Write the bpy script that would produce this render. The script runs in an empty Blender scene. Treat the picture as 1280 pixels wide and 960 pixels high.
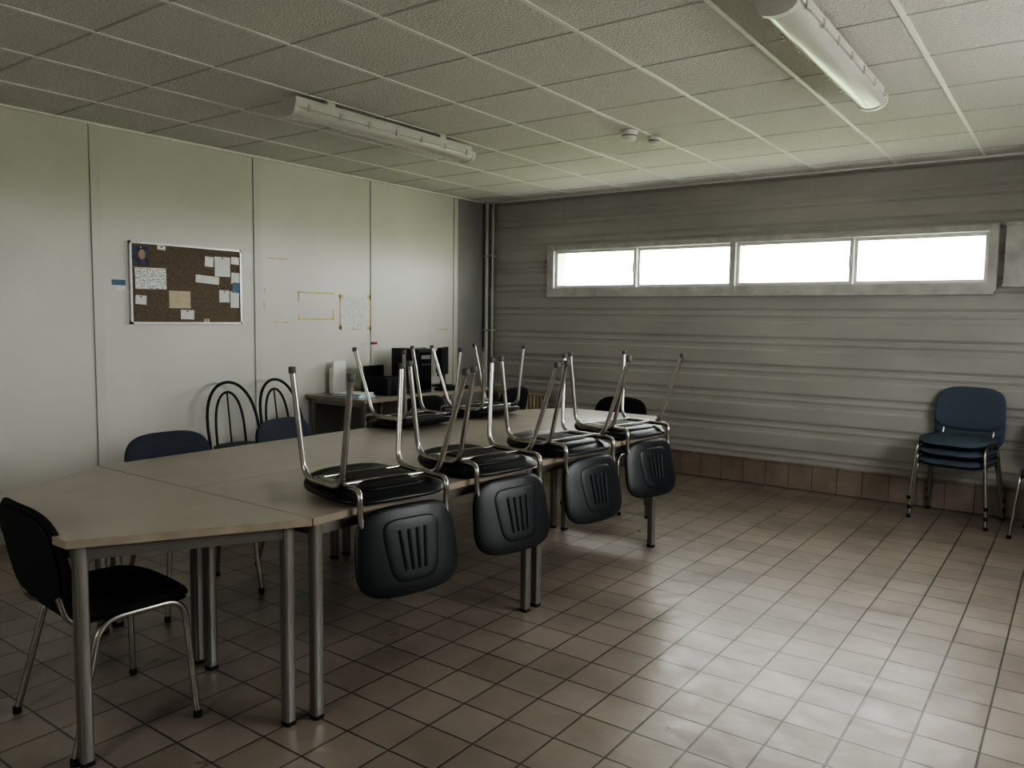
import bpy, math, random
from mathutils import Matrix, Vector
random.seed(7)
COL = bpy.context.scene.collection
WX, WY, CZ = -5.356, 6.871, 2.687
XR, YF = 1.0, -1.6

# ------------------------------------------------------------------ materials
def mat(name, col, rough=0.5, metal=0.0, var=0.0, vscale=3.0, bump=0.0, bscale=80.0, trans=0.0, spec=None, detail=4, vstretch=None):
    m = bpy.data.materials.new(name); m.use_nodes = True
    nt = m.node_tree; b = nt.nodes['Principled BSDF']
    b.inputs['Base Color'].default_value = (*col, 1)
    b.inputs['Roughness'].default_value = rough
    b.inputs['Metallic'].default_value = metal
    if trans: b.inputs['Transmission Weight'].default_value = trans
    if spec is not None: b.inputs['Specular IOR Level'].default_value = spec
    tc = nt.nodes.new('ShaderNodeTexCoord')
    n = nt.nodes.new('ShaderNodeTexNoise'); n.inputs['Scale'].default_value = vscale; n.inputs['Detail'].default_value = detail
    if vstretch:
        mp = nt.nodes.new('ShaderNodeMapping'); mp.inputs['Scale'].default_value = vstretch
        nt.links.new(tc.outputs['Object'], mp.inputs['Vector']); nt.links.new(mp.outputs['Vector'], n.inputs['Vector'])
    else: nt.links.new(tc.outputs['Object'], n.inputs['Vector'])
    r = nt.nodes.new('ShaderNodeValToRGB')
    r.color_ramp.elements[0].position = 0.3; r.color_ramp.elements[1].position = 0.7
    r.color_ramp.elements[0].color = (*[max(0, c*(1-var)) for c in col], 1)
    r.color_ramp.elements[1].color = (*[min(1, c*(1+var)) for c in col], 1)
    nt.links.new(n.outputs['Fac'], r.inputs['Fac']); nt.links.new(r.outputs['Color'], b.inputs['Base Color'])
    if bump:
        n2 = nt.nodes.new('ShaderNodeTexNoise'); n2.inputs['Scale'].default_value = bscale; n2.inputs['Detail'].default_value = 3
        nt.links.new(tc.outputs['Object'], n2.inputs['Vector'])
        bp = nt.nodes.new('ShaderNodeBump'); bp.inputs['Strength'].default_value = bump; bp.inputs['Distance'].default_value = 0.01
        nt.links.new(n2.outputs['Fac'], bp.inputs['Height']); nt.links.new(bp.outputs['Normal'], b.inputs['Normal'])
    return m

def floor_mat():
    m = bpy.data.materials.new('quarry_tiles'); m.use_nodes = True
    nt = m.node_tree; b = nt.nodes['Principled BSDF']
    tc = nt.nodes.new('ShaderNodeTexCoord')
    br = nt.nodes.new('ShaderNodeTexBrick'); br.offset = 0; br.squash = 1
    br.inputs['Scale'].default_value = 1
    br.inputs['Brick Width'].default_value = 0.2; br.inputs['Row Height'].default_value = 0.2
    br.inputs['Mortar Size'].default_value = 0.0042; br.inputs['Mortar Smooth'].default_value = 0.25
    br.inputs['Color1'].default_value = (0.38, 0.325, 0.28, 1); br.inputs['Color2'].default_value = (0.31, 0.26, 0.222, 1)
    br.inputs['Mortar'].default_value = (0.09, 0.078, 0.068, 1)
    nt.links.new(tc.outputs['Object'], br.inputs['Vector'])
    n = nt.nodes.new('ShaderNodeTexNoise'); n.inputs['Scale'].default_value = 2.2; n.inputs['Detail'].default_value = 8
    nt.links.new(tc.outputs['Object'], n.inputs['Vector'])
    mx = nt.nodes.new('ShaderNodeMix'); mx.data_type = 'RGBA'; mx.blend_type = 'MULTIPLY'; mx.inputs[0].default_value = 0.65
    r = nt.nodes.new('ShaderNodeValToRGB'); r.color_ramp.elements[0].color = (.55, .55, .55, 1); r.color_ramp.elements[1].color = (1, 1, 1, 1)
    r.color_ramp.elements[0].position = .3; r.color_ramp.elements[1].position = .65
    nt.links.new(n.outputs['Fac'], r.inputs['Fac'])
    nt.links.new(br.outputs['Color'], mx.inputs[6]); nt.links.new(r.outputs['Color'], mx.inputs[7])
    nt.links.new(mx.outputs[2], b.inputs['Base Color'])
    mr = nt.nodes.new('ShaderNodeMapRange'); mr.inputs['To Min'].default_value = .2; mr.inputs['To Max'].default_value = .48
    n3 = nt.nodes.new('ShaderNodeTexNoise'); n3.inputs['Scale'].default_value = 7; n3.inputs['Detail'].default_value = 5
    nt.links.new(tc.outputs['Object'], n3.inputs['Vector']); nt.links.new(n3.outputs['Fac'], mr.inputs['Value'])
    nt.links.new(mr.outputs['Result'], b.inputs['Roughness'])
    b.inputs['Specular IOR Level'].default_value = 1.0
    bp = nt.nodes.new('ShaderNodeBump'); bp.invert = True; bp.inputs['Strength'].default_value = .6; bp.inputs['Distance'].default_value = .004
    nt.links.new(br.outputs['Fac'], bp.inputs['Height'])
    n4 = nt.nodes.new('ShaderNodeTexNoise'); n4.inputs['Scale'].default_value = 9; nt.links.new(tc.outputs['Object'], n4.inputs['Vector'])
    bp2 = nt.nodes.new('ShaderNodeBump'); bp2.inputs['Strength'].default_value = .35; bp2.inputs['Distance'].default_value = .01
    nt.links.new(n4.outputs['Fac'], bp2.inputs['Height']); nt.links.new(bp.outputs['Normal'], bp2.inputs['Normal'])
    nt.links.new(bp2.outputs['Normal'], b.inputs['Normal'])
    return m

def text_mat(name, base, ink, sx, sy, thr=.5):
    """paper with rows of small writing (noise broken lines)"""
    m = bpy.data.materials.new(name); m.use_nodes = True
    nt = m.node_tree; b = nt.nodes['Principled BSDF']; b.inputs['Roughness'].default_value = .7
    tc = nt.nodes.new('ShaderNodeTexCoord')
    mp = nt.nodes.new('ShaderNodeMapping'); mp.inputs['Scale'].default_value = (1, sx, sy)
    nt.links.new(tc.outputs['Generated'], mp.inputs['Vector'])
    w = nt.nodes.new('ShaderNodeTexWave'); w.bands_direction = 'Z'; w.inputs['Scale'].default_value = 0.32; w.inputs['Distortion'].default_value = .4
    nt.links.new(mp.outputs['Vector'], w.inputs['Vector'])
    mp2 = nt.nodes.new('ShaderNodeMapping'); mp2.inputs['Scale'].default_value = (1, sx*3, sy)
    nt.links.new(tc.outputs['Generated'], mp2.inputs['Vector'])
    n = nt.nodes.new('ShaderNodeTexNoise'); n.inputs['Scale'].default_value = 1.3; n.inputs['Detail'].default_value = 2
    nt.links.new(mp2.outputs['Vector'], n.inputs['Vector'])
    a = nt.nodes.new('ShaderNodeMath'); a.operation = 'GREATER_THAN'; a.inputs[1].default_value = .62
    nt.links.new(w.outputs['Fac'], a.inputs[0])
    c = nt.nodes.new('ShaderNodeMath'); c.operation = 'GREATER_THAN'; c.inputs[1].default_value = thr
    nt.links.new(n.outputs['Fac'], c.inputs[0])
    d = nt.nodes.new('ShaderNodeMath'); d.operation = 'MULTIPLY'
    nt.links.new(a.outputs[0], d.inputs[0]); nt.links.new(c.outputs[0], d.inputs[1])
    mx = nt.nodes.new('ShaderNodeMix'); mx.data_type = 'RGBA'
    mx.inputs[6].default_value = (*base, 1); mx.inputs[7].default_value = (*ink, 1)
    nt.links.new(d.outputs[0], mx.inputs[0]); nt.links.new(mx.outputs[2], b.inputs['Base Color'])
    return m

def glass_mat():
    m = bpy.data.materials.new('window_glass'); m.use_nodes = True
    nt = m.node_tree; nt.nodes.clear()
    o = nt.nodes.new('ShaderNodeOutputMaterial'); t = nt.nodes.new('ShaderNodeBsdfTransparent'); g = nt.nodes.new('ShaderNodeBsdfGlossy')
    g.inputs['Roughness'].default_value = .02; t.inputs['Color'].default_value = (.93, .95, .95, 1)
    mx = nt.nodes.new('ShaderNodeMixShader'); mx.inputs[0].default_value = .06
    nt.links.new(t.outputs[0], mx.inputs[1]); nt.links.new(g.outputs[0], mx.inputs[2]); nt.links.new(mx.outputs[0], o.inputs[0])
    return m

M = {}
M['floor'] = floor_mat()
M['plinth'] = mat('plinth_tiles', (.27, .215, .185), .35, var=.2, vscale=5)
M['grout'] = mat('grout', (.09, .07, .06), .9)
M['wall'] = mat('white_panel', (.70, .685, .645), .5, var=.05, vscale=1.3)
M['batten'] = mat('panel_batten', (.67, .66, .62), .5, var=.04)
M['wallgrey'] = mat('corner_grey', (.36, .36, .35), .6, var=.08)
M['clad'] = mat('metal_cladding', (.42, .41, .392), .45, var=.12, vscale=1.6, bump=.08, bscale=12, detail=9, vstretch=(.6, 1, 1.2))
M['frame'] = mat('window_frame_paint', (.50, .49, .475), .45, var=.14, vscale=9)
M['sash'] = mat('window_sash_aluminium', (.60, .595, .59), .4, .1)
M['ceil'] = mat('acoustic_tile', (.78, .76, .735), .95, var=.10, vscale=90, bump=.9, bscale=100)
M['tbar'] = mat('ceiling_tbar', (.90, .89, .87), .45)
M['tbar2'] = mat('ceiling_cross_tbar', (.52, .51, .50), .5)
M['top'] = mat('table_laminate', (.44, .395, .34), .33, var=.05, vscale=6)
M['edge'] = mat('table_edge_beech', (.34, .285, .225), .45, var=.1, vscale=12)
M['leg'] = mat('table_leg_grey_metal', (.30, .29, .275), .36, .75, var=.08)
M['chrome'] = mat('tube_metal', (.48, .465, .435), .25, .95, var=.08, vscale=20)
M['black'] = mat('black_plastic', (.013, .015, .019), .38, var=.2, bump=.12, bscale=300)
M['blackr'] = mat('black_plastic_matt', (.014, .015, .017), .6, var=.2)
M['rubber'] = mat('rubber', (.02, .02, .02), .8)
M['tipgrey'] = mat('grey_foot_cap', (.12, .12, .12), .6)
M['navy'] = mat('navy_fabric', (.060, .071, .095), .95, var=.25, vscale=250, bump=.3, bscale=500)
M['blue'] = mat('blue_fabric', (.095, .125, .17), .7, var=.25, vscale=250, bump=.3, bscale=500)
M['blackfab'] = mat('black_fabric', (.016, .017, .02), .92, var=.3, vscale=250, bump=.3, bscale=500)
M['green'] = mat('dark_green_metal', (.014, .026, .021), .4, .3)
M['cork'] = mat('cork', (.19, .15, .112), .95, var=.45, vscale=160, bump=.3, bscale=160)
M['alu'] = mat('aluminium', (.6, .6, .6), .35, .8)
M['paper'] = mat('paper', (.84, .84, .82), .7, var=.03)
M['text'] = text_mat('paper_printed', (.86, .86, .83), (.16, .16, .18), 14, 40, .54)
M['notice'] = text_mat('paper_notice_sheet', (.86, .86, .82), (.22, .22, .24), 12, 60, .5)
M['hand'] = text_mat('paper_handwritten', (.86, .86, .84), (.04, .04, .05), 6, 14, .52)
M['texty'] = text_mat('paper_notice', (.66, .57, .42), (.18, .13, .1), 12, 34, .54)
M['tape'] = mat('masking_tape', (.72, .60, .30), .7, var=.15, vscale=20)
M['bluep'] = mat('blue_card', (.13, .20, .32), .6)
M['photo'] = mat('photo_dark', (.05, .06, .11), .4, var=.6, vscale=30)
M['skin'] = mat('photo_face', (.45, .28, .2), .5)
M['fix'] = mat('light_fitting_body', (.66, .65, .62), .35, var=.05)
M['diff'] = mat('light_cover', (.83, .82, .79), .2, trans=.25)
M['tube'] = mat('fluorescent_tube', (.85, .85, .82), .3)
M['white'] = mat('white_plastic', (.8, .79, .75), .4)
M['ring'] = mat('grey_sensor_ring', (.12, .12, .12), .6)
M['rad'] = mat('radiator_enamel', (.45, .38, .28), .45, var=.06)
M['pipe'] = mat('painted_pipe', (.50, .50, .48), .45, .1)
M['screen'] = mat('screen', (.012, .013, .016), .12)
M['grass'] = mat('grass', (.345, .415, .22), .95, var=.2, vscale=3)
M['concrete'] = mat('concrete_yard', (.42, .405, .385), .95, var=.1, vscale=3)
M['red'] = mat('red_plastic', (.35, .08, .05), .4)
M['ltblue'] = mat('blue_folder', (.30, .48, .62), .5)
M['glass'] = glass_mat()

# ------------------------------------------------------------------ mesh builder
class MB:
    def __init__(s): s.v = []; s.f = []; s.m = []; s.sm = []; s.mats = []
    def mi(s, k):
        if k not in s.mats: s.mats.append(k)
        return s.mats.index(k)
    def add(s, vs, fs, k, smooth=False):
        o = len(s.v); s.v += [tuple(p) for p in vs]
        i = s.mi(k)
        for f in fs: s.f.append([o+q for q in f]); s.m.append(i); s.sm.append(smooth)
    def box(s, a, b, k, T=None):
        x0, y0, z0 = a; x1, y1, z1 = b
        vs = [(x0,y0,z0),(x1,y0,z0),(x1,y1,z0),(x0,y1,z0),(x0,y0,z1),(x1,y0,z1),(x1,y1,z1),(x0,y1,z1)]
        if T is not None: vs = [T @ Vector(p) for p in vs]
        s.add(vs, [(0,3,2,1),(4,5,6,7),(0,1,5,4),(1,2,6,5),(2,3,7,6),(3,0,4,7)], k)
    def prism(s, poly, z0, z1, k, kside=None):
        n = len(poly)
        vs = [(x,y,z0) for x,y in poly]+[(x,y,z1) for x,y in poly]
        s.add(vs, [list(range(n))[::-1], list(range(n,2*n))], k)
        s.add(vs, [(i,(i+1)%n,n+(i+1)%n,n+i) for i in range(n)], kside or k)
    def rbox(s, a, b, k, r=.006, n=3, T=None):
        """vertical-axis rounded box"""
        x0,y0,z0=a; x1,y1,z1=b; pts=[]
        for cx,cy,a0 in ((x1-r,y1-r,0),(x0+r,y1-r,90),(x0+r,y0+r,180),(x1-r,y0+r,270)):
            for i in range(n+1):
                t=math.radians(a0+90*i/n); pts.append((cx+r*math.cos(t),cy+r*math.sin(t)))
        N=len(pts)
        vs=[(x,y,z0) for x,y in pts]+[(x,y,z1) for x,y in pts]
        if T is not None: vs=[T@Vector(p) for p in vs]
        s.add(vs,[list(range(N))[::-1],list(range(N,2*N))],k)
        s.add(vs,[(i,(i+1)%N,N+(i+1)%N,N+i) for i in range(N)],k,True)
    def tube(s, pts, r, k, fil=.05, n=10, seg=6, closed=False):
        P=[Vector(p) for p in pts]; path=[]
        if closed or fil<=0: path=P
        else:
            path=[P[0]]
            for i in range(1,len(P)-1):
                a=(P[i-1]-P[i]); b=(P[i+1]-P[i]); fr=min(fil,a.length*.49,b.length*.49)
                A=P[i]+a.normalized()*fr; B=P[i]+b.normalized()*fr
                for j in range(seg+1):
                    t=j/seg; path.append(A*(1-t)**2+P[i]*2*t*(1-t)+B*t*t)
            path.append(P[-1])
        N=len(path); up=None; vs=[]
        for i,p in enumerate(path):
            if closed: d=path[(i+1)%N]-path[i-1]
            else: d=path[min(i+1,N-1)]-path[max(i-1,0)]
            d.normalize()
            if up is None:
                up=Vector((0,0,1)) if abs(d.z)<.9 else Vector((1,0,0))
            up=(up-d*up.dot(d)); up.normalize(); sd=d.cross(up)
            for j in range(n):
                t=2*math.pi*j/n; vs.append(p+up*math.cos(t)*r+sd*math.sin(t)*r)
        fs=[]
        for i in range(N if closed else N-1):
            for j in range(n):
                a=i*n+j; b=i*n+(j+1)%n; i2=(i+1)%N; fs.append((a,b,i2*n+(j+1)%n,i2*n+j))
        s.add(vs,fs,k,True)
        if not closed:
            s.add(vs[:n],[list(range(n))[::-1]],k); s.add(vs[-n:],[list(range(n))],k)
    def pad(s, a, b, e, th, warp, k, N=56, p=9, taper=0):
        fr=[.0,.2,.4,.55,.7,.8,.88,.93,.965,.985,.997,1.0]
        def outl(t):
            c,q=math.cos(t),math.sin(t)
            x=a*math.copysign(abs(c)**(2/e),c); y=b*math.copysign(abs(q)**(2/e),q)
            return x*(1+taper*y/b),y
        vs=[];fs=[]
        rings=[(f,1) for f in fr[1:]]+[(f,-1) for f in fr[1:-1][::-1]]
        vs.append(warp(0,0,th/2))
        for f,sg in rings:
            h=th/2*math.sqrt(max(0,1-f**p))*sg
            for j in range(N):
                x,y=outl(2*math.pi*j/N); vs.append(warp(x*f,y*f,h))
        vs.append(warp(0,0,-th/2)); L=len(vs)-1
        for j in range(N): fs.append((0,1+j,1+(j+1)%N))
        for i in range(len(rings)-1):
            for j in range(N):
                A=1+i*N; B=1+(i+1)*N; fs.append((A+j,B+j,B+(j+1)%N,A+(j+1)%N))
        A=1+(len(rings)-1)*N
        for j in range(N): fs.append((A+j,L,A+(j+1)%N))
        s.add(vs,fs,k,True)
    def lathe(s, prof, c, k, n=32, T=None):
        vs=[];N=len(prof)
        for r,z in prof:
            for j in range(n):
                t=2*math.pi*j/n; vs.append(Vector((c[0]+r*math.cos(t),c[1]+r*math.sin(t),c[2]+z)))
        fs=[(i*n+j,i*n+(j+1)%n,(i+1)*n+(j+1)%n,(i+1)*n+j) for i in range(N-1) for j in range(n)]
        fs+= [list(range(n))[::-1], [ (N-1)*n+j for j in range(n)]]
        if T is not None: vs=[T@p for p in vs]
        s.add(vs,fs,k,True)
    def mesh(s,name):
        me=bpy.data.meshes.new(name); me.from_pydata(s.v,[],s.f)
        for k in s.mats: me.materials.append(M[k])
        me.polygons.foreach_set('material_index',s.m); me.polygons.foreach_set('use_smooth',s.sm)
        me.update()
        import bmesh
        bm=bmesh.new(); bm.from_mesh(me); bmesh.ops.recalc_face_normals(bm,faces=bm.faces); bm.to_mesh(me); bm.free()
        return me
    def obj(s,name,mw=None):
        o=bpy.data.objects.new(name,s.mesh(name)); COL.objects.link(o)
        if mw is not None: o.matrix_world=mw
        return o

def group(name, parts, mw):
    e=bpy.data.objects.new(name,None); e.empty_display_size=.1; COL.objects.link(e); e.matrix_world=mw
    for n,me in parts:
        o=bpy.data.objects.new(n,me); COL.objects.link(o); o.parent=e
    return e
def TR(x,y,z,rz=0,flip=False,tilt=0):
    m=Matrix.Translation((x,y,z))@Matrix.Rotation(math.radians(rz),4,'Z')
    if tilt: m=m@Matrix.Rotation(math.radians(tilt),4,'X')
    if flip: m=m@Matrix.Rotation(math.pi,4,'X')
    return m

# ------------------------------------------------------------------ room shell
b=MB(); b.box((WX-.1,YF-.1,-.12),(XR+.1,WY+.3,0),'floor'); b.obj('floor')
b=MB()
b.box((WX-.1,YF-.1,CZ),(XR+.1,WY+.3,CZ+.12),'ceil'); b.obj('ceiling')
T=.5916
b=MB(); x=-.6668
xs=[x+T*k for k in range(-8,4) if WX<x+T*k<XR]
for q in xs: b.box((q-.011,YF,CZ-.004),(q+.011,WY,CZ+.001),'tbar')
y=WY-.33; 
while y>YF:
    b.box((WX,y-.006,CZ-.0025),(XR,y+.006,CZ+.001),'tbar2'); y-=T
b.box((WX,WY-.03,CZ-.012),(XR,WY+.0,CZ+.001),'tbar'); b.box((WX,YF,CZ-.012),(WX+.03,WY,CZ+.001),'tbar')
b.obj('trim_ceiling_grid')

# left wall
b=MB()
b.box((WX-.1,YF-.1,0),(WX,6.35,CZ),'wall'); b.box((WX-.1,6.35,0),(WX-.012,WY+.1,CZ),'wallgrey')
for yb in (-1.14,.12,1.38,2.64,3.90,5.16,6.34):
    b.box((WX-.001,yb-.03,0),(WX+.009,yb+.03,CZ),'batten')
    b.box((WX-.001,yb-.034,0),(WX+.002,yb-.03,CZ),'wallgrey'); b.box((WX-.001,yb+.03,0),(WX+.002,yb+.034,CZ),'wallgrey')  # thin grey strips draw the shadow lines along both batten edges
b.obj('wall_left')
b=MB(); b.box((WX,YF,0),(WX+.012,6.3,.09),'wallgrey'); b.obj('baseboard_left')
# front wall (behind the camera), unseen glazed opening added to light the back wall
FW=(-1.9,-1.2,1.3,2.15)
b=MB()
b.box((WX-.1,YF-.12,0),(XR+.1,YF,FW[2]),'wall'); b.box((WX-.1,YF-.12,FW[3]),(XR+.1,YF,CZ),'wall')
b.box((WX-.1,YF-.12,FW[2]),(FW[0],YF,FW[3]),'wall'); b.box((FW[1],YF-.12,FW[2]),(XR+.1,YF,FW[3]),'wall')
b.obj('wall_front')
b=MB(); w=(FW[1]-FW[0])/1
for i in range(1):
    x0=FW[0]+i*w; x1=x0+w
    for (xa,xb,za,zb) in ((x0,x0+.05,FW[2],FW[3]),(x1-.05,x1,FW[2],FW[3]),(x0,x1,FW[2],FW[2]+.05),(x0,x1,FW[3]-.05,FW[3])):
        b.box((xa,YF-.09,za),(xb,YF-.04,zb),'sash')
    b.box((x0+.05,YF-.07,FW[2]+.05),(x1-.05,YF-.066,FW[3]-.05),'glass')
b.obj('window_6')
# right wall with a window opening (out of shot, brings the side daylight)
RW=(2.6,4.8,1.35,2.15)
b=MB()
b.box((XR,YF,0),(XR+.2,WY+.1,RW[2]),'wall'); b.box((XR,YF,RW[3]),(XR+.2,WY+.1,CZ),'wall')
b.box((XR,YF,RW[2]),(XR+.2,RW[0],RW[3]),'wall'); b.box((XR,RW[1],RW[2]),(XR+.2,WY+.1,RW[3]),'wall')
b.obj('wall_right')
b=MB()
n=3; w=(RW[1]-RW[0])/n
for i in range(n):
    y0=RW[0]+i*w; y1=y0+w
    for (ya,yb,za,zb) in ((y0,y0+.05,RW[2],RW[3]),(y1-.05,y1,RW[2],RW[3]),(y0,y1,RW[2],RW[2]+.05),(y0,y1,RW[3]-.05,RW[3])):
        b.box((XR+.07,ya,za),(XR+.12,yb,zb),'sash')
    b.box((XR+.09,y0+.05,RW[2]+.05),(XR+.094,y1-.05,RW[3]-.05),'glass')
b.obj('window_5')

# back wall: ribbed horizontal metal cladding
WL,WR,WB,WT=-4.50,-.575,1.70,2.176
b=MB()
b.box((WX-.1,WY+.035,0),(XR+.1,WY+.2,WB),'clad'); b.box((WX-.1,WY+.035,WT),(XR+.1,WY+.2,CZ),'clad')
b.box((WX-.1,WY+.035,WB),(WL,WY+.2,WT),'clad'); b.box((WR,WY+.035,WB),(XR+.1,WY+.2,WT),'clad')
def prof(z):
    P=.243; q=(z-.1)%P
    d=.014
    pts=[(0,0),(.112,0),(.134,d),(.160,d),(.176,d*.45),(.184,d*.45),(.20,d),(.220,d),(P,0)]
    for (a,ya),(c,yc) in zip(pts,pts[1:]):
        if a<=q<=c: return ya+(yc-ya)*(q-a)/(c-a)
    return 0
brk=[]
k=-1
while k<13:
    for a in (0,.112,.134,.160,.176,.184,.20,.220): brk.append(.1+k*.243+a)
    k+=1
def sheet(x0,x1,z0,z1):
    zs=[z0]+[q for q in brk if z0<q<z1]+[z1]
    for a,c in zip(zs,zs[1:]):
        ya=WY+prof(a+1e-5); yc=WY+prof(c-1e-5)
        b.add([(x0,ya,a),(x1,ya,a),(x1,yc,c),(x0,yc,c)],[(0,1,2,3)],'clad')
sheet(WX,XR,0,WB); sheet(WX,XR,WT,CZ); sheet(WX,WL,WB,WT); sheet(WR,XR,WB,WT)
b.obj('wall_back')
b=MB()  # tiled plinth on the back wall
b.box((WX,WY-.018,0),(XR,WY+.03,.222),'grout')
x=XR
while x>WX:
    b.box((max(x-.196,WX),WY-.024,.006),(x,WY-.01,.205),'plinth'); b.box((max(x-.196,WX),WY-.024,.209),(x,WY+.02,.226),'plinth'); x-=.2
b.obj('baseboard_back')

# ribbon window
b=MB()
f=.035
b.box((WL-.015,WY-f,WB-.01),(WR+.015,WY+.2,WB+.055),'frame')
b.box((WL-.02,WY-f-.025,WB-.035),(WR+.02,WY+.02,WB-.011),'frame')
b.box((WL-.015,WY-f-.001,WT-.04),(WR+.015,WY+.201,WT+.008),'frame')
b.box((WL-.03,WY-f-.006,WB-.008),(WL+.048,WY+.203,WT+.012),'frame'); b.box((WR-.032,WY-f-.006,WB-.008),(WR+.03,WY+.203,WT+.012),'frame')
b.box((-2.585,WY-f-.006,WB-.006),(-2.535,WY+.202,WT+.005),'frame')
b.obj('trim_window_frame')
panes=[(-4.452,-3.53),(-3.53,-2.585),(-2.535,-1.56),(-1.56,-.607)]
for i,(x0,x1) in enumerate(panes):
    b=MB(); yy=WY+(.0 if i%2==0 else .031); s=.028
    z0,z1=WB+.055,WT-.04
    b.box((x0,yy,z0),(x0+s,yy+.03,z1),'sash'); b.box((x1-s,yy,z0),(x1,yy+.03,z1),'sash')
    b.box((x0+s,yy+.001,z0),(x1-s,yy+.029,z0+s),'sash'); b.box((x0+s,yy+.001,z1-s),(x1-s,yy+.029,z1),'sash')
    b.box((x0+s,yy+.012,z0+s),(x1-s,yy+.016,z1-s),'glass')
    hx = x1-.02 if i%2==0 else x0+.02
    b.box((hx-.01,yy-.012,1.9),(hx+.01,yy-.0005,1.99),'sash')
    b.obj('window_%d'%(i+1))
# cover box on the right of the window
b=MB(); b.box((-.50,WY-.07,1.745),(.35,WY-.001,2.165),'frame'); b.box((-.505,WY-.08,1.72),(.355,WY-.001,1.745),'frame'); b.box((-.505,WY-.08,2.165),(.355,WY-.001,2.19),'frame')
b.obj('shutter_box')

# corner pipes
b=MB()
b.tube([(WX+.05,WY-.06,0),(WX+.05,WY-.06,CZ)],.022,'pipe',0); b.tube([(WX+.115,WY-.04,0),(WX+.115,WY-.04,CZ)],.014,'pipe',0)
for z in (.5,1.3,2.1): b.box((WX+.02,WY-.09,z),(WX+.135,WY+.0,z+.02),'pipe')
b.obj('heating_pipes')
# radiator
b=MB(); x=-5.08
b.box((-5.1,WY-.10,.16),(-4.45,WY-.085,.67),'rad'); b.box((-5.1,WY-.13,.64),(-4.45,WY-.05,.67),'rad')
while x<-4.46:
    b.rbox((x,WY-.125,.17),(x+.028,WY-.09,.655),'rad',.008); x+=.045
b.box((-5.0,WY-.09,0),(-4.97,WY-.06,.2),'rad'); b.box((-4.58,WY-.09,0),(-4.55,WY-.06,.2),'rad')
b.obj('radiator')

# outside
b=MB(); b.box((-60,WY+.4,-.35),(60,WY+70,-.3),'grass'); b.obj('grass_ground')
b=MB(); b.box((XR+.5,-40,-.35),(40,WY+.4,-.3),'concrete'); b.box((-40,-40,-.35),(XR+.5,YF-.4,-.3),'concrete'); b.obj('yard_ground')

# ------------------------------------------------------------------ tables
ZT=.75
def table_parts(poly, legs, inset_poly):
    b=MB(); b.prism(poly,ZT-.027,ZT,'top','edge'); top=b.mesh('table_top')
    b=MB(); s=.02
    for (lx,ly) in legs:
        b.rbox((lx-s,ly-s,.012),(lx+s,ly+s,ZT-.027),'leg',.008)
        b.rbox((lx-s-.001,ly-s-.001,0),(lx+s+.001,ly+s+.001,.015),'rubber',.008)
    L=len(legs)
    for i in range(L):
        a=Vector((*legs[i],0)); c=Vector((*legs[(i+1)%L],0)); d=c-a; ang=math.atan2(d.y,d.x)
        Tm=Matrix.Translation(a)@Matrix.Rotation(ang,4,'Z')
        b.box((.01,-.012,ZT-.075),(d.length-.01,.012,ZT-.0275),'leg',Tm)
    return [('top',top),('frame',b.mesh('table_frame'))]
def rect(x0,x1,y0,y1,name='rectangular_table'):
    cx,cy=(x0+x1)/2,(y0+y1)/2; hx,hy=(x1-x0)/2-.0015,(y1-y0)/2-.0015; i=.045
    p=table_parts([(-hx,-hy),(hx,-hy),(hx,hy),(-hx,hy)],[(-hx+i,-hy+i),(hx-i,-hy+i),(hx-i,hy-i),(-hx+i,hy-i)],None)
    group(name,p,TR(cx,cy,0))
for x0,x1 in ((-3.60,-2.855),(-2.855,-2.11)):
    for y0,y1 in ((1.75,3.15),(3.15,4.55)): rect(x0,x1,y0,y1)
tz=[(-.743,0),(-.380,-.645),(.372,-.645),(.743,0)]
lg=[(-.655,-.04),(-.358,-.600),(.350,-.595),(.655,-.04)]
p=table_parts(tz,lg,None)
group('trapezoid_table',p,TR(-2.855,1.747,0)); group('trapezoid_table',p,TR(-2.855,4.553,0,180))

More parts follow.
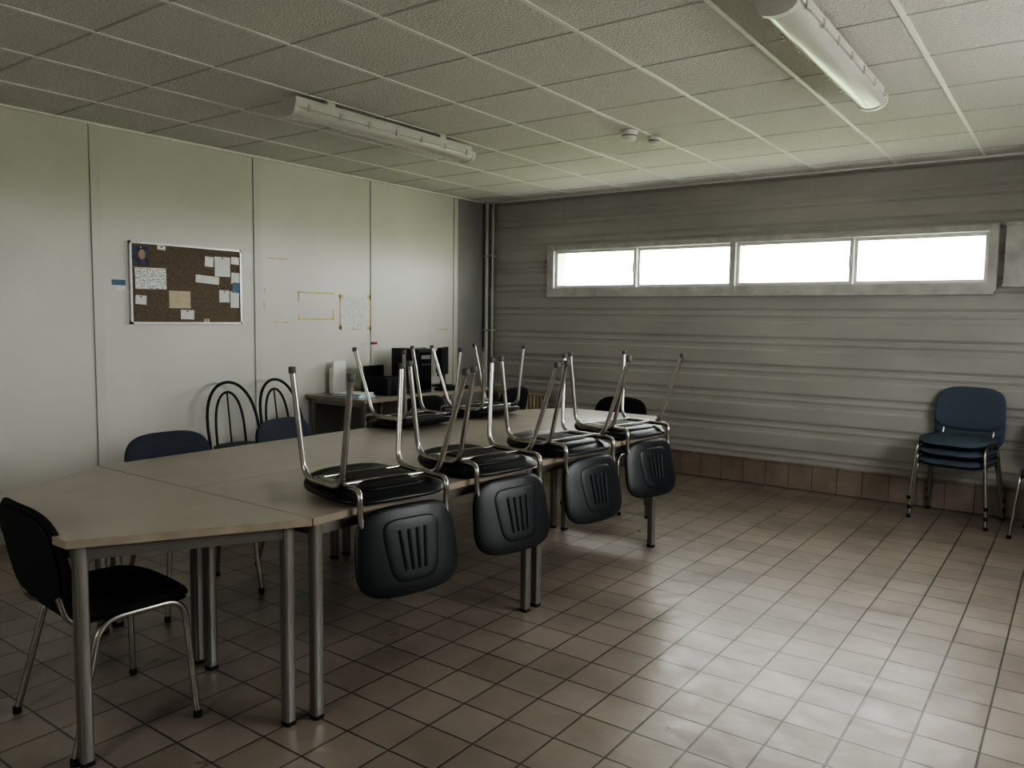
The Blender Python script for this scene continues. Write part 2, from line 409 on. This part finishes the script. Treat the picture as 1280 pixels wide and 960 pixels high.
# ------------------------------------------------------------------ chairs
def chair_parts(kind, fab):
    plast=kind=='plastic'
    g=MB(); r=.0115
    rf=-.245 if plast else -.215
    for s in (-1,1):
        g.tube([(s*.255,.20,.012),(s*.218,.175,.437),(s*.218,-.11,.437),(s*.255,rf,.012)],r,'chrome',.07)
        for q in ((s*.255,.20),(s*.255,rf)): g.lathe([(.013,0),(.0145,.003),(.0145,.022),(.012,.026)],(q[0],q[1],0),'tipgrey' if plast else 'rubber',12)
        if plast: g.tube([(s*.195,.10,.430),(s*.195,-.205,.430),(s*.195,-.198,.52),(s*.182,-.233,.70)],.0115,'chrome',.05)
        else: g.tube([(s*.17,.10,.430),(s*.17,-.185,.430),(s*.17,-.215,.52),(s*.165,-.245,.72)],.0105,'chrome',.055)
    for yq in (.11,-.06): g.tube([(-.218,yq,.43),(.218,yq,.43)],.009,'chrome',0)
    th=math.radians(11); ca,sa=math.cos(th),math.sin(th)
    def wb(off,cv=.55,yc=0):
        def f(x,y,z):
            zz=z+off
            h=y+yc
            return (x, -.247 - h*sa - zz*ca + cv*x*x, .665 + h*ca - zz*sa)
        return f
    def ws(off):
        def f(x,y,z):
            d=-.022*max(0,(y-.08)/.12)**2 - (.008*(1-(x/.23)**2) if plast else -.006*(1-(x/.23)**2))
            if plast: d+=.012*max(0,(-y-.08)/.12)**2+.008
            return (x, y+(.02 if plast else .022), .458+off+z+d)
        return f
    s=MB(); k=MB()
    if plast:
        s.pad(.248,.228,3.6,.040,ws(.004),fab,p=9,taper=-.03)
        s.pad(.19,.17,4.0,.018,ws(-.018),fab,p=14)
        s.pad(.13,.12,4.0,.012,ws(-.028),'blackr',p=14)
        k.pad(.228,.168,3.8,.032,wb(0),fab,p=9,taper=.06)
        k.pad(.118,.118,4.5,.012,wb(.015),fab,p=14,taper=-.14)
        for i in (-1.5,-.5,.5,1.5):
            pts=[wb(.0225)(i*(.038-.009*t),-.075+.15*t,0) for t in (0,.25,.5,.75,1)]
            k.tube(pts,.0065,fab,0,n=8)
    else:
        s.pad(.235,.215,4.0,.048,ws(.0),fab,p=6,taper=-.03)
        s.pad(.222,.205,4.2,.014,ws(-.022),'rubber',p=14)
        k.pad(.238,.165,3.4,.045,wb(-.004),fab,p=6,taper=-.03)
        k.pad(.222,.155,3.6,.016,wb(.018),fab,p=12)
    return [('frame',g.mesh('chair_frame')),('seat',s.mesh('chair_seat')),('backrest',k.mesh('chair_backrest'))]
CP=chair_parts('plastic','black'); CN=chair_parts('fabric','navy'); CB=chair_parts('fabric','blue'); CK=chair_parts('fabric','blackfab')

# chairs turned upside down on the tables
ZF=ZT+.497
for (x,y,rz) in ((-2.235,2.17,-102),(-2.235,2.83,-100),(-2.215,3.50,-98),(-2.235,4.22,-101),(-3.475,3.68,88),(-3.47,4.40,93)):
    group('stacking_chair',CP,TR(x,y,ZF,rz,True))
# upright upholstered chairs; front = +y rotated by rz
for (x,y,rz,P) in ((-3.60,2.22,-92,CN),(-3.62,3.02,-80,CN),(-2.77,1.36,-4,CK),(-2.95,5.30,178,CK),(-4.42,4.60,82,CK),(-4.35,5.68,95,CK)):
    group('upholstered_chair',P,TR(x,y,0,rz))
for i in range(3):
    group('stacked_chair',CB,TR(-.69-.002*i,6.565+(-.010)*i,.072*i,170))
group('upholstered_chair',CB,TR(-.04,6.35,0,170))

# bistro chairs
def bistro():
    g=MB(); zs=.47
    ring=lambda R,z,n=36:[(R*math.cos(2*math.pi*i/n),R*math.sin(2*math.pi*i/n),z) for i in range(n)]
    g.tube(ring(.2,zs),.011,'green',closed=True,n=8); g.tube(ring(.155,.30),.007,'green',closed=True,n=8)
    s=MB(); s.pad(.195,.195,2.0,.03,lambda x,y,z:(x,y,zs+.004+z),'green',p=8)
    for a in (45,135):
        c,q=math.cos(math.radians(a)),math.sin(math.radians(a))
        g.tube([(c*.18,q*.18,zs),(c*.15,q*.15,.3),(c*.21,q*.21,0)],.010,'green',.12)
    def arch(w,top,z0,y0,lean,n=20):
        pts=[]
        for i in range(n+1):
            t=math.pi*i/n; x=-w*math.cos(t); z=z0+(top-z0)*(abs(math.sin(t))**.62)
            pts.append((x,y0-lean*(z-z0),z))
        return pts
    o=arch(.205,.935,zs,-.10,.28)
    g.tube([(-.19,-.19,0)]+o+[(.19,-.19,0)],.011,'green',0)
    g.tube(arch(.115,.86,zs,-.17,.16),.009,'green',0)
    g.tube([(0,-.175,zs),(0,-.235,.86)],.006,'green',0)
    return [('frame',g.mesh('bistro_frame')),('seat',s.mesh('bistro_seat'))]
BP=bistro()
group('bistro_chair',BP,TR(-4.97,3.48,0,-96)); group('bistro_chair',BP,TR(-4.95,3.93,0,-86))

# ------------------------------------------------------------------ desk with computer
b=MB(); DX0,DX1,DY0,DY1=WX+.012,-4.62,4.36,6.05; DZ=.77
b.box((DX0,DY0,DZ-.028),(DX1,DY1,DZ),'top'); b.box((DX1,DY0,DZ-.028),(DX1+.003,DY1,DZ),'edge'); b.box((DX0,DY0-.003,DZ-.028),(DX1,DY0,DZ),'edge')
for y in (DY0+.05,(DY0+DY1)/2,DY1-.05):
    for x in (DX0+.05,DX1-.06): b.rbox((x-.018,y-.018,0),(x+.018,y+.018,DZ-.028),'leg')
b.box((DX0+.05,DY0+.04,DZ-.07),(DX1-.05,DY0+.06,DZ-.028),'leg'); b.box((DX0+.02,DY0+.1,.35),(DX0+.03,DY1-.1,DZ-.028),'leg')
b.obj('desk')
b=MB()  # pc tower
b.rbox((-5.05,5.09,DZ),(-4.72,5.27,DZ+.39),'black',.01); b.box((-4.72,5.105,DZ+.03),(-4.712,5.255,DZ+.36),'screen')
b.box((-4.712,5.12,DZ+.30),(-4.708,5.24,DZ+.335),'leg'); b.box((-4.712,5.12,DZ+.25),(-4.708,5.24,DZ+.255),'leg')
b.obj('computer_tower')
def monitor(name,x,y,rz,w,h):
    b=MB(); b.lathe([(.11,0),(.11,.012),(.03,.018),(.022,.1),(.022,.14)],(0,0,0),'black',24)
    b.box((-w/2,-.02,.11),(w/2,.02,.11+h),'black'); b.box((-w/2+.015,.02,.125),(w/2-.015,.022,.095+h),'screen'); b.box((-w/4,-.05,.14),(w/4,-.02,.08+h),'black')
    b.obj(name,TR(x,y,DZ,rz))
monitor('computer_monitor',-5.05,5.80,-60,.36,.27)
monitor('computer_monitor',-5.10,5.46,-85,.30,.27)
b=MB()  # printer
b.rbox((-.17,-.15,0),(.17,.15,.15),'black',.03); b.box((-.12,-.12,.15),(.12,.12,.165),'screen'); b.box((.17,-.11,.03),(.24,.11,.04),'black')
b.box((-.15,-.12,.15),(-.13,.12,.24),'black'); b.obj('printer',TR(-4.92,4.89,DZ,3))
b=MB(); b.box((-.01,-.08,0),(.01,.08,.28),'paper'); b.box((-.04,-.08,0),(-.015,.08,.22),'white'); b.obj('document_holder',TR(-5.26,4.66,DZ+.001,8))
b=MB()
for i,(w,k) in enumerate(((.15,'ltblue'),(.14,'paper'),(.13,'ltblue'),(.13,'paper'))):
    b.box((-w,-.10,.009*i),(w,.10,.009*(i+1)-.001),k,Matrix.Rotation(.06*i,4,'Z'))
b.obj('folder_pile',TR(-4.92,4.52,DZ,4))
b=MB(); b.tube([(0,0,0),(0,0,.40),(.03,.02,.44)],.006,'white',.03); b.lathe([(.05,0),(.05,.01),(.01,.02)],(0,0,0),'white',20); b.box((0,-.02,.42),(.035,.03,.44),'red'); b.obj('desk_lamp',TR(-5.22,5.02,DZ))
b=MB(); b.box((-.07,-.2,0),(.07,.2,.02),'black')
for i in range(4):
    for j in range(12): b.box((-.055+i*.028,-.185+j*.031,.02),(-.033+i*.028,-.16+j*.031,.026),'rubber')
b.obj('keyboard',TR(-4.75,5.62,DZ))

# ------------------------------------------------------------------ notice board & wall papers
Y1,Y2,Z1,Z2=2.854,3.74,1.37,1.942
b=MB(); x0=WX+.0005
b.box((x0,Y1+.01,Z1+.01),(x0+.014,Y2-.01,Z2-.01),'cork')
for a in ((Y1,Y2,Z1,Z1+.014),(Y1,Y2,Z2-.014,Z2),(Y1,Y1+.014,Z1,Z2),(Y2-.014,Y2,Z1,Z2)): b.box((x0,a[0],a[2]),(x0+.022,a[1],a[3]),'alu')
board=b.obj('notice_board')
W=Y2-Y1;H=Z2-Z1
lst=[(.02,.16,.05,.29,'photo'),(.23,.30,.03,.08,'paper'),(.04,.30,.31,.57,'hand'),(.04,.13,.65,.76,'text'),(.32,.51,.58,.80,'texty'),(.42,.54,.82,.94,'text'),
(.65,.73,.12,.25,'paper'),(.74,.89,.11,.37,'text'),(.56,.78,.37,.47,'text'),(.78,.88,.55,.71,'text'),(.90,.985,.31,.46,'text'),(.91,.985,.44,.58,'bluep'),(.89,.975,.56,.78,'text'),(.63,.68,.93,.98,'texty'),(.90,.98,.10,.2,'paper')]
for i,(s0,s1,t0,t1,k) in enumerate(lst):
    q=MB(); cy=(s0+s1)/2*W; cz=(t0+t1)/2*H; hw=(s1-s0)/2*W; hh=(t1-t0)/2*H
    q.box((0,-hw,-hh),(.0012,hw,hh),k)
    if k=='photo': q.pad(.035,.025,2.2,.002,lambda x,y,z:(.0016+z*.3,y+.01,x+.01),'skin',N=20)
    q.box((.0008,-.005,hh-.015),(.005,.005,hh-.005),'red' if i%2 else 'alu')
    o=q.obj('pinned_paper_%d'%(i+1)); o.parent=board
    o.location=(x0+.0145+.0006*(i%3),Y1+cy,Z2-cz); o.rotation_euler=(math.radians(random.uniform(-4,4)),0,0)
def flat(name,y0,y1,z0,z1,k,rx=0,t=.001):
    q=MB(); hy,hz=(y1-y0)/2,(z1-z0)/2; q.box((0,-hy,-hz),(t,hy,hz),k); o=q.obj(name,Matrix.Translation((WX+.0005,(y0+y1)/2,(z0+z1)/2))@Matrix.Rotation(math.radians(rx),4,'X')); return o
flat('paper_note',3.76,3.86,1.82,1.93,'text',3)
flat('paper_note',2.735,2.83,1.635,1.672,'bluep'); flat('paper_note',2.765,2.83,1.60,1.632,'paper')
b=MB(); X0=WX+.0005;X1=WX+.0015
for (a,c,d,e) in ((4.30,4.69,1.632,1.645),(4.30,4.69,1.405,1.42),(4.30,4.315,1.56,1.64),(4.675,4.69,1.405,1.5),(4.00,4.20,1.898,1.908),(4.06,4.20,1.377,1.390),(6.05,6.22,1.31,1.325),(3.96,3.975,1.62,1.66),(4.3,4.315,1.42,1.45),(3.955,3.97,1.5,1.56)):
    b.box((X0,a,d),(X1,c,e),'tape')
b.obj('tape_marks')
o=flat('wall_notice',4.77,5.12,1.325,1.625,'notice',0)
b=MB()
for (a,c,d,e) in ((4.74,4.80,1.60,1.632),(5.09,5.15,1.60,1.64),(4.74,4.78,1.32,1.36),(5.08,5.15,1.32,1.35),(5.115,5.13,1.32,1.63),(4.755,4.77,1.32,1.63),(4.9,5.0,1.318,1.33)): b.box((WX+.0016,a,d),(WX+.0022,c,e),'tape')
q=b.obj('tape'); q.parent=o; q.matrix_parent_inverse=o.matrix_world.inverted()

# ------------------------------------------------------------------ ceiling fittings
def fitting(x,y0,y1):
    b=MB(); L=y1-y0; t=CZ-.03
    for yy in (y0+.3,y1-.3): b.box((x-.03,yy-.03,t-.001),(x+.03,yy+.03,CZ-.001),'fix')
    b.box((x-.06,y0+.02,t-.045),(x+.06,y1-.02,t),'fix')
    b.box((x-.078,y0,t-.06),(x+.078,y1,t-.040),'fix')
    # curved cover
    n=10; vs=[]
    for yy in (y0+.03,y1-.03):
        for i in range(n+1):
            a=math.pi*i/n; vs.append((x-.068*math.cos(a),yy,t-.060-.045*math.sin(a)**.7))
    fs=[(i,i+1,n+2+i,n+1+i) for i in range(n)]
    b.add(vs,fs,'diff',True)
    for yy in (y0,y1-.03):
        pv=[]
        for q in (yy,yy+.03):
            for i in range(n+1):
                a=math.pi*i/n; pv.append((x-.074*math.cos(a),q,t-.058-.052*math.sin(a)**.7))
        b.add(pv,[(i,i+1,n+2+i,n+1+i) for i in range(n)]+[list(range(n+1)),list(range(n+1,2*n+2))],'fix',False)
    b.tube([(x,y0+.05,t-.078),(x,y1-.05,t-.078)],.013,'tube',0)
    k=7
    for i in range(k):
        yy=y0+.1+(L-.2)*i/(k-1)
        for s in (-1,1): b.box((x+s*.079-.003,yy-.010,t-.074),(x+s*.079+.003,yy+.010,t-.038),'alu')
    b.obj('fluorescent_light')
fitting(-3.66,2.87,4.46); fitting(-.965,2.92,4.50)
b=MB(); b.lathe([(.055,0),(.055,-.02),(.048,-.026),(.048,-.045),(.040,-.06),(.015,-.066)],(-2.50,4.72,CZ-.003),'white',28); b.lathe([(.0485,-.032),(.0485,-.038)],(-2.50,4.72,CZ-.003),'ring',28); b.obj('smoke_detector')
b=MB(); b.lathe([(.05,0),(.05,-.018),(.036,-.022),(.036,-.034),(.026,-.046)],(-2.44,4.97,CZ-.003),'white',28); b.lathe([(.037,-.024),(.037,-.032)],(-2.44,4.97,CZ-.003),'ring',28); b.obj('smoke_detector')

# ------------------------------------------------------------------ light
w=bpy.data.worlds.new('overcast_sky'); bpy.context.scene.world=w; w.use_nodes=True
bg=w.node_tree.nodes['Background']; bg.inputs[0].default_value=(1,.985,.96,1); bg.inputs[1].default_value=21.0
def portal(name,loc,rot,sx,sy):
    l=bpy.data.lights.new(name,'AREA'); l.shape='RECTANGLE'; l.size=sx; l.size_y=sy; l.cycles.is_portal=True
    o=bpy.data.objects.new(name,l); COL.objects.link(o); o.location=loc; o.rotation_euler=rot
portal('portal_back',((WL+WR)/2,WY+.21,(WB+WT)/2),(math.radians(-90),0,0),WR-WL,WT-WB)
portal('portal_front',((FW[0]+FW[1])/2,YF-.13,(FW[2]+FW[3])/2),(math.radians(90),0,0),FW[1]-FW[0],FW[3]-FW[2])
portal('portal_right',(XR+.21,(RW[0]+RW[1])/2,(RW[2]+RW[3])/2),(math.radians(90),0,math.radians(90)),RW[1]-RW[0],RW[3]-RW[2])

# ------------------------------------------------------------------ camera
yaw,pitch,roll=.6280,.0848,.0130
F=Vector((-math.sin(yaw)*math.cos(pitch),math.cos(yaw)*math.cos(pitch),-math.sin(pitch))); R0=Vector((math.cos(yaw),math.sin(yaw),0)); U0=R0.cross(F)
R=R0*math.cos(roll)+U0*math.sin(roll); U=U0*math.cos(roll)-R0*math.sin(roll)
cam=bpy.data.cameras.new('camera'); co=bpy.data.objects.new('camera',cam); COL.objects.link(co)
co.matrix_world=Matrix(((R.x,U.x,-F.x,0),(R.y,U.y,-F.y,0),(R.z,U.z,-F.z,1.45),(0,0,0,1)))
cam.sensor_width=36; cam.lens=980.12/1280*36; cam.clip_start=.05
bpy.context.scene.camera=co
vs=bpy.context.scene.view_settings; vs.view_transform='AgX'; vs.look='AgX - High Contrast'; vs.exposure=0.08
